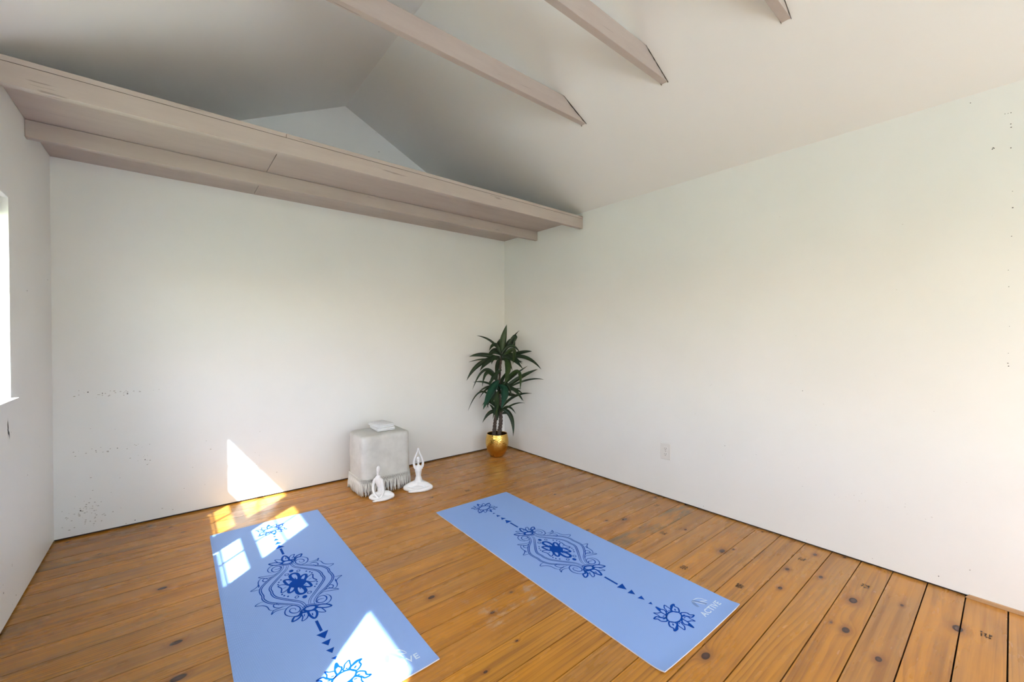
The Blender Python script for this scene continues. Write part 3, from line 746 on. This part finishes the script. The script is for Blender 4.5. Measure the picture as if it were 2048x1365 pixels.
def fig2(bm):     # arms joined overhead in a pointed loop
    blob(bm, (0, 0, 234), (15, 17, 28)); limb(bm, [(0, 0, 212), (0, 0, 196), (0, 0, 176)], [8, 6.5, 12])
    limb(bm, [(0, 0, 172), (0, 0, 148), (0, 2, 108), (0, 4, 58)], [21, 24, 17, 31]); blob(bm, (0, 0, 160), (27, 15, 16)); blob(bm, (0, 0, 52), (44, 28, 26))
    for s in (-1, 1):
        limb(bm, [(s*12, 0, 168), (s*25, 0, 172), (s*34, 0, 196), (s*35, 0, 220), (s*25, 0, 256), (s*11, 0, 290), (s*2, 0, 326)], [12, 10, 8, 7.5, 6.5, 5, 3])
        limb(bm, [(s*10, 0, 44), (s*56, -10, 36), (s*98, -22, 24)], [30, 23, 15])
    limb(bm, [(98, -24, 20), (50, -58, 15), (-40, -74, 9)], [15, 13, 8]); limb(bm, [(-98, -24, 20), (-50, -54, 15), (34, -66, 11)], [15, 13, 8])
    blob(bm, (0, -18, 22), (60, 42, 21)); blob(bm, (-50, -76, 8), (20, 9, 7))
statue('white seated figurine with hands clasped low, at the left corner of the ottoman', (1.215, 3.015), -.587, fig1)
statue('white seated figurine with arms joined overhead, at the right of the ottoman', (1.508, 2.998), -.587, fig2)

# ================================================================ POTTED PLANT
LEAVES = [[[2.59,3.306,1.052],[2.6,3.3,1.181],[2.632,3.275,1.339],61],[[2.58,3.315,1.063],[2.49,3.358,1.175],[2.369,3.426,1.225],20],[[2.603,3.295,1.074],[2.681,3.285,1.175],[2.78,3.256,1.277],20],[[2.558,3.293,0.998],[2.415,3.386,1.035],[2.28,3.432,1.016],38],[[2.575,3.317,0.977],[2.458,3.447,0.985],[2.356,3.556,0.952],13],[[2.559,3.293,1.009],[2.388,3.406,0.938],[2.259,3.446,0.778],40],[[2.559,3.293,1.009],[2.436,3.303,0.98],[2.302,3.283,0.882],45],[[2.579,3.276,1.001],[2.704,3.147,1.054],[2.76,3.036,1.069],31],[[2.578,3.276,0.987],[2.68,3.069,1.014],[2.727,2.867,0.902],34],[[2.58,3.275,1.014],[2.601,3.135,1.084],[2.518,3.04,0.953],40],[[2.578,3.276,0.992],[2.578,3.185,0.93],[2.485,3.129,0.746],56],[[2.59,3.305,0.991],[2.585,3.373,0.909],[2.616,3.41,0.733],40],[[2.599,3.299,1.035],[2.701,3.281,1.169],[2.751,3.303,1.071],51],[[2.599,3.298,1.035],[2.679,3.203,1.214],[2.637,3.204,1.104],38],[[2.558,3.293,0.992],[2.484,3.295,0.995],[2.421,3.25,0.943],25],[[2.584,3.307,0.7],[2.675,3.233,0.812],[2.794,3.136,0.918],22],[[2.565,3.282,0.67],[2.703,3.145,0.805],[2.805,2.997,0.892],36],[[2.566,3.282,0.659],[2.72,3.098,0.775],[2.812,2.925,0.794],16],[[2.565,3.283,0.681],[2.629,3.109,0.867],[2.569,2.994,0.697],38],[[2.584,3.306,0.65],[2.667,3.205,0.681],[2.711,3.137,0.697],11],[[2.553,3.294,0.726],[2.439,3.364,0.883],[2.303,3.408,0.69],27],[[2.553,3.294,0.715],[2.426,3.309,0.865],[2.319,3.266,0.73],34],[[2.571,3.317,0.666],[2.468,3.403,0.745],[2.364,3.488,0.75],19],[[2.553,3.294,0.77],[2.425,3.243,0.686],[2.266,3.178,0.524],72],[[2.544,3.301,0.726],[2.514,3.156,0.676],[2.386,3.053,0.543],69],[[2.564,3.322,0.61],[2.534,3.399,0.695],[2.541,3.446,0.758],31],[[2.562,3.324,0.633],[2.619,3.343,0.762],[2.713,3.332,0.871],34],[[2.544,3.3,0.67],[2.503,3.274,0.555],[2.456,3.214,0.406],47],[[2.545,3.299,0.659],[2.48,3.326,0.585],[2.476,3.263,0.527],38],[[2.525,3.313,0.504],[2.404,3.39,0.662],[2.268,3.434,0.481],15],[[2.525,3.313,0.493],[2.448,3.339,0.564],[2.412,3.29,0.508],20],[[2.551,3.292,0.459],[2.65,3.186,0.607],[2.758,3.033,0.65],25],[[2.573,3.312,0.432],[2.657,3.211,0.525],[2.735,3.115,0.548],16],[[2.551,3.292,0.482],[2.608,3.186,0.424],[2.58,3.109,0.235],39],[[2.543,3.336,0.376],[2.507,3.335,0.481],[2.458,3.343,0.535],22],[[2.551,3.329,0.365],[2.576,3.342,0.472],[2.644,3.32,0.603],40],[[2.571,3.281,0.881],[2.483,3.294,0.819],[2.404,3.261,0.729],34],[[2.595,3.302,1.069],[2.575,3.359,1.124],[2.655,3.333,1.237],31],[[2.587,3.308,1.029],[2.566,3.402,1.084],[2.542,3.497,0.992],21],[[2.584,3.31,1.024],[2.552,3.38,1.059],[2.518,3.449,1.005],34],[[2.566,3.286,0.995],[2.617,3.171,0.991],[2.645,3.035,0.895],33],[[2.583,3.311,1.004],[2.655,3.237,1.037],[2.725,3.161,0.915],33],[[2.572,3.282,1.016],[2.596,3.231,1.027],[2.6,3.157,0.984],24],[[2.592,3.304,1.032],[2.631,3.253,1.041],[2.67,3.201,0.955],21],[[2.571,3.282,1.032],[2.626,3.184,1.018],[2.659,3.065,0.945],25],[[2.588,3.307,0.975],[2.686,3.255,0.984],[2.785,3.202,0.951],20],[[2.566,3.287,1.035],[2.506,3.306,1.133],[2.428,3.299,1.073],35],[[2.594,3.302,0.983],[2.653,3.293,0.989],[2.712,3.283,0.866],28],[[2.566,3.287,1.02],[2.635,3.216,1.125],[2.682,3.121,1.046],27],[[2.553,3.293,0.679],[2.58,3.224,0.749],[2.585,3.132,0.625],24],[[2.556,3.29,0.633],[2.503,3.31,0.715],[2.432,3.305,0.614],27],[[2.577,3.311,0.667],[2.511,3.323,0.726],[2.444,3.332,0.634],21],[[2.557,3.289,0.67],[2.488,3.309,0.7],[2.401,3.302,0.66],16],[[2.57,3.317,0.673],[2.48,3.381,0.707],[2.389,3.443,0.638],18],[[2.569,3.318,0.636],[2.504,3.378,0.609],[2.437,3.438,0.505],22],[[2.557,3.289,0.652],[2.608,3.172,0.699],[2.636,3.034,0.588],35],[[2.549,3.296,0.638],[2.607,3.17,0.699],[2.642,3.023,0.584],29],[[2.555,3.291,0.671],[2.449,3.321,0.709],[2.326,3.324,0.609],20],[[2.577,3.311,0.635],[2.628,3.28,0.724],[2.678,3.247,0.577],20],[[2.559,3.287,0.637],[2.614,3.176,0.692],[2.646,3.042,0.656],30],[[2.572,3.316,0.643],[2.667,3.279,0.623],[2.764,3.24,0.601],33],[[2.571,3.313,0.416],[2.482,3.341,0.454],[2.393,3.366,0.353],33],[[2.562,3.282,0.453],[2.495,3.262,0.519],[2.409,3.215,0.411],31],[[2.575,3.311,0.474],[2.53,3.367,0.581],[2.483,3.421,0.476],19],[[2.576,3.309,0.421],[2.616,3.26,0.441],[2.656,3.21,0.413],22],[[2.557,3.286,0.452],[2.592,3.205,0.512],[2.605,3.101,0.456],20]]
TRUNKS = [[[[2.524,3.349,0.214],[2.536,3.342,0.365],[2.548,3.333,0.476],[2.562,3.324,0.655]],36],[[[2.563,3.317,0.214],[2.579,3.306,0.365],[2.574,3.313,0.566],[2.571,3.318,0.767],[2.59,3.306,1.058]],38]]
PX, PY = 2.548, 3.328
pl = thing('potted_dracaena', 'tall dark green dracaena in a hammered gold pot in the far corner', 'plant', (PX, PY, 0))
bm = bmesh.new()
rg = lathe(bm, [(.0, .0005), (.052, .0005), (.066, .006), (.084, .030), (.102, .066), (.113, .105), (.1175, .140), (.1155, .175), (.110, .205), (.104, .229), (.103, .233), (.100, .233), (.1005, .228), (.107, .20), (.111, .17), (.110, .12), (.095, .06), (.05, .02)], 56)
bmesh.ops.remove_doubles(bm, verts=bm.verts, dist=.0005)
finish('pot', bm, M_gold, pl, True)
bm = bmesh.new(); rg = lathe(bm, [(.0005, .188), (.05, .19), (.1085, .186)], 32); finish('soil', bm, M_soil, pl, True)
for pts, w in TRUNKS:
    P = spline([(p[0]-PX, p[1]-PY, p[2]) for p in pts], 14); r = w/2000
    P[0].z = .18
    bm = bmesh.new(); rs = random.Random(w); R = [r*(1.2-.75*i/len(P))*(1+.16*math.sin(i*2.4)+rs.uniform(-.06, .06)) for i in range(len(P))]
    tube(bm, P, R, 12); finish('trunk', bm, M_bark, pl, True)
view = Vector((PX, PY, -.2)).normalized()
for i, (a, b, c, w) in enumerate(LEAVES):
    a, b, c = [Vector((p[0]-PX, p[1]-PY, p[2])) for p in (a, b, c)]
    # nudge each leaf root onto the trunk line
    P = [((1-t)**2)*a+2*t*(1-t)*(b*2-(a+c)*.5)+t*t*c for t in [k/16 for k in range(17)]]
    bm = bmesh.new(); prev = None; W_ = w/2000*1.12; rs = random.Random(i); tw = rs.uniform(-.35, .35)
    for k, p in enumerate(P):
        t = k/16; tg = (P[min(k+1, 16)]-P[max(k-1, 0)]).normalized()
        side = tg.cross(view).normalized(); nrm = side.cross(tg).normalized()
        side = (side*math.cos(tw)+nrm*math.sin(tw)).normalized(); nrm = side.cross(tg).normalized()
        ww = W_*min(1, (.28+2.6*t))*(1-max(0, (t-.45)/.55)**1.8)+.0006
        cur = [bm.verts.new(p-side*ww+nrm*ww*.45), bm.verts.new(p-side*ww*.5+nrm*ww*.2), bm.verts.new(p), bm.verts.new(p+side*ww*.5+nrm*ww*.2), bm.verts.new(p+side*ww+nrm*ww*.45)]
        if prev:
            for q in range(4): bm.faces.new((prev[q], prev[q+1], cur[q+1], cur[q]))
        prev = cur
    m = M_leaf2 if i in (23, 24) else (M_leaf3 if i in (0, 9, 10, 18, 27) else M_leaf)
    o = finish('leaf', bm, m, pl, True); md = o.modifiers.new('t', 'SOLIDIFY'); md.thickness = .0007
    if m is M_leaf2: o['label'] = 'broad blue-green leaf'

# ================================================================ OUTLET
ou = thing('wall_outlet', 'ivory duplex outlet with square plate low on the right wall', 'outlet', (XR, 1.646, .355))
bm = bmesh.new(); box(bm, -.0055, -.0005, -.0395, .0395, -.060, .060); finish('cover_plate', bm, M_plate, ou, bevel=.0025)
for s in (-1, 1):
    P = [(-.017, s*.0205-.010), (-.010, s*.0205-.0145), (.010, s*.0205-.0145), (.017, s*.0205-.010), (.017, s*.0205+.010), (.010, s*.0205+.0145), (-.010, s*.0205+.0145), (-.017, s*.0205+.010)]
    bm = bmesh.new(); prism(bm, P, 'x', -.0075, -.0050); r_ = finish('receptacle', bm, M_plate, ou, bevel=.0005)
    bm = bmesh.new()
    box(bm, -.0079, -.0076, -.0075, -.0055, s*.0205-.001, s*.0205+.008); box(bm, -.0079, -.0076, .0055, .0075, s*.0205-.001, s*.0205+.007)
    disc(bm, (-.0078, 0, s*.0205-.0075), (0, 1, 0), (0, 0, 1), .0028); finish('socket_slot', bm, M_slot, r_)
bm = bmesh.new(); disc(bm, (-.0060, 0, 0), (0, 1, 0), (0, 0, 1), .003); finish('screw', bm, mat('screw_steel', (.35, .33, .30), .35, 1)[0], ou)
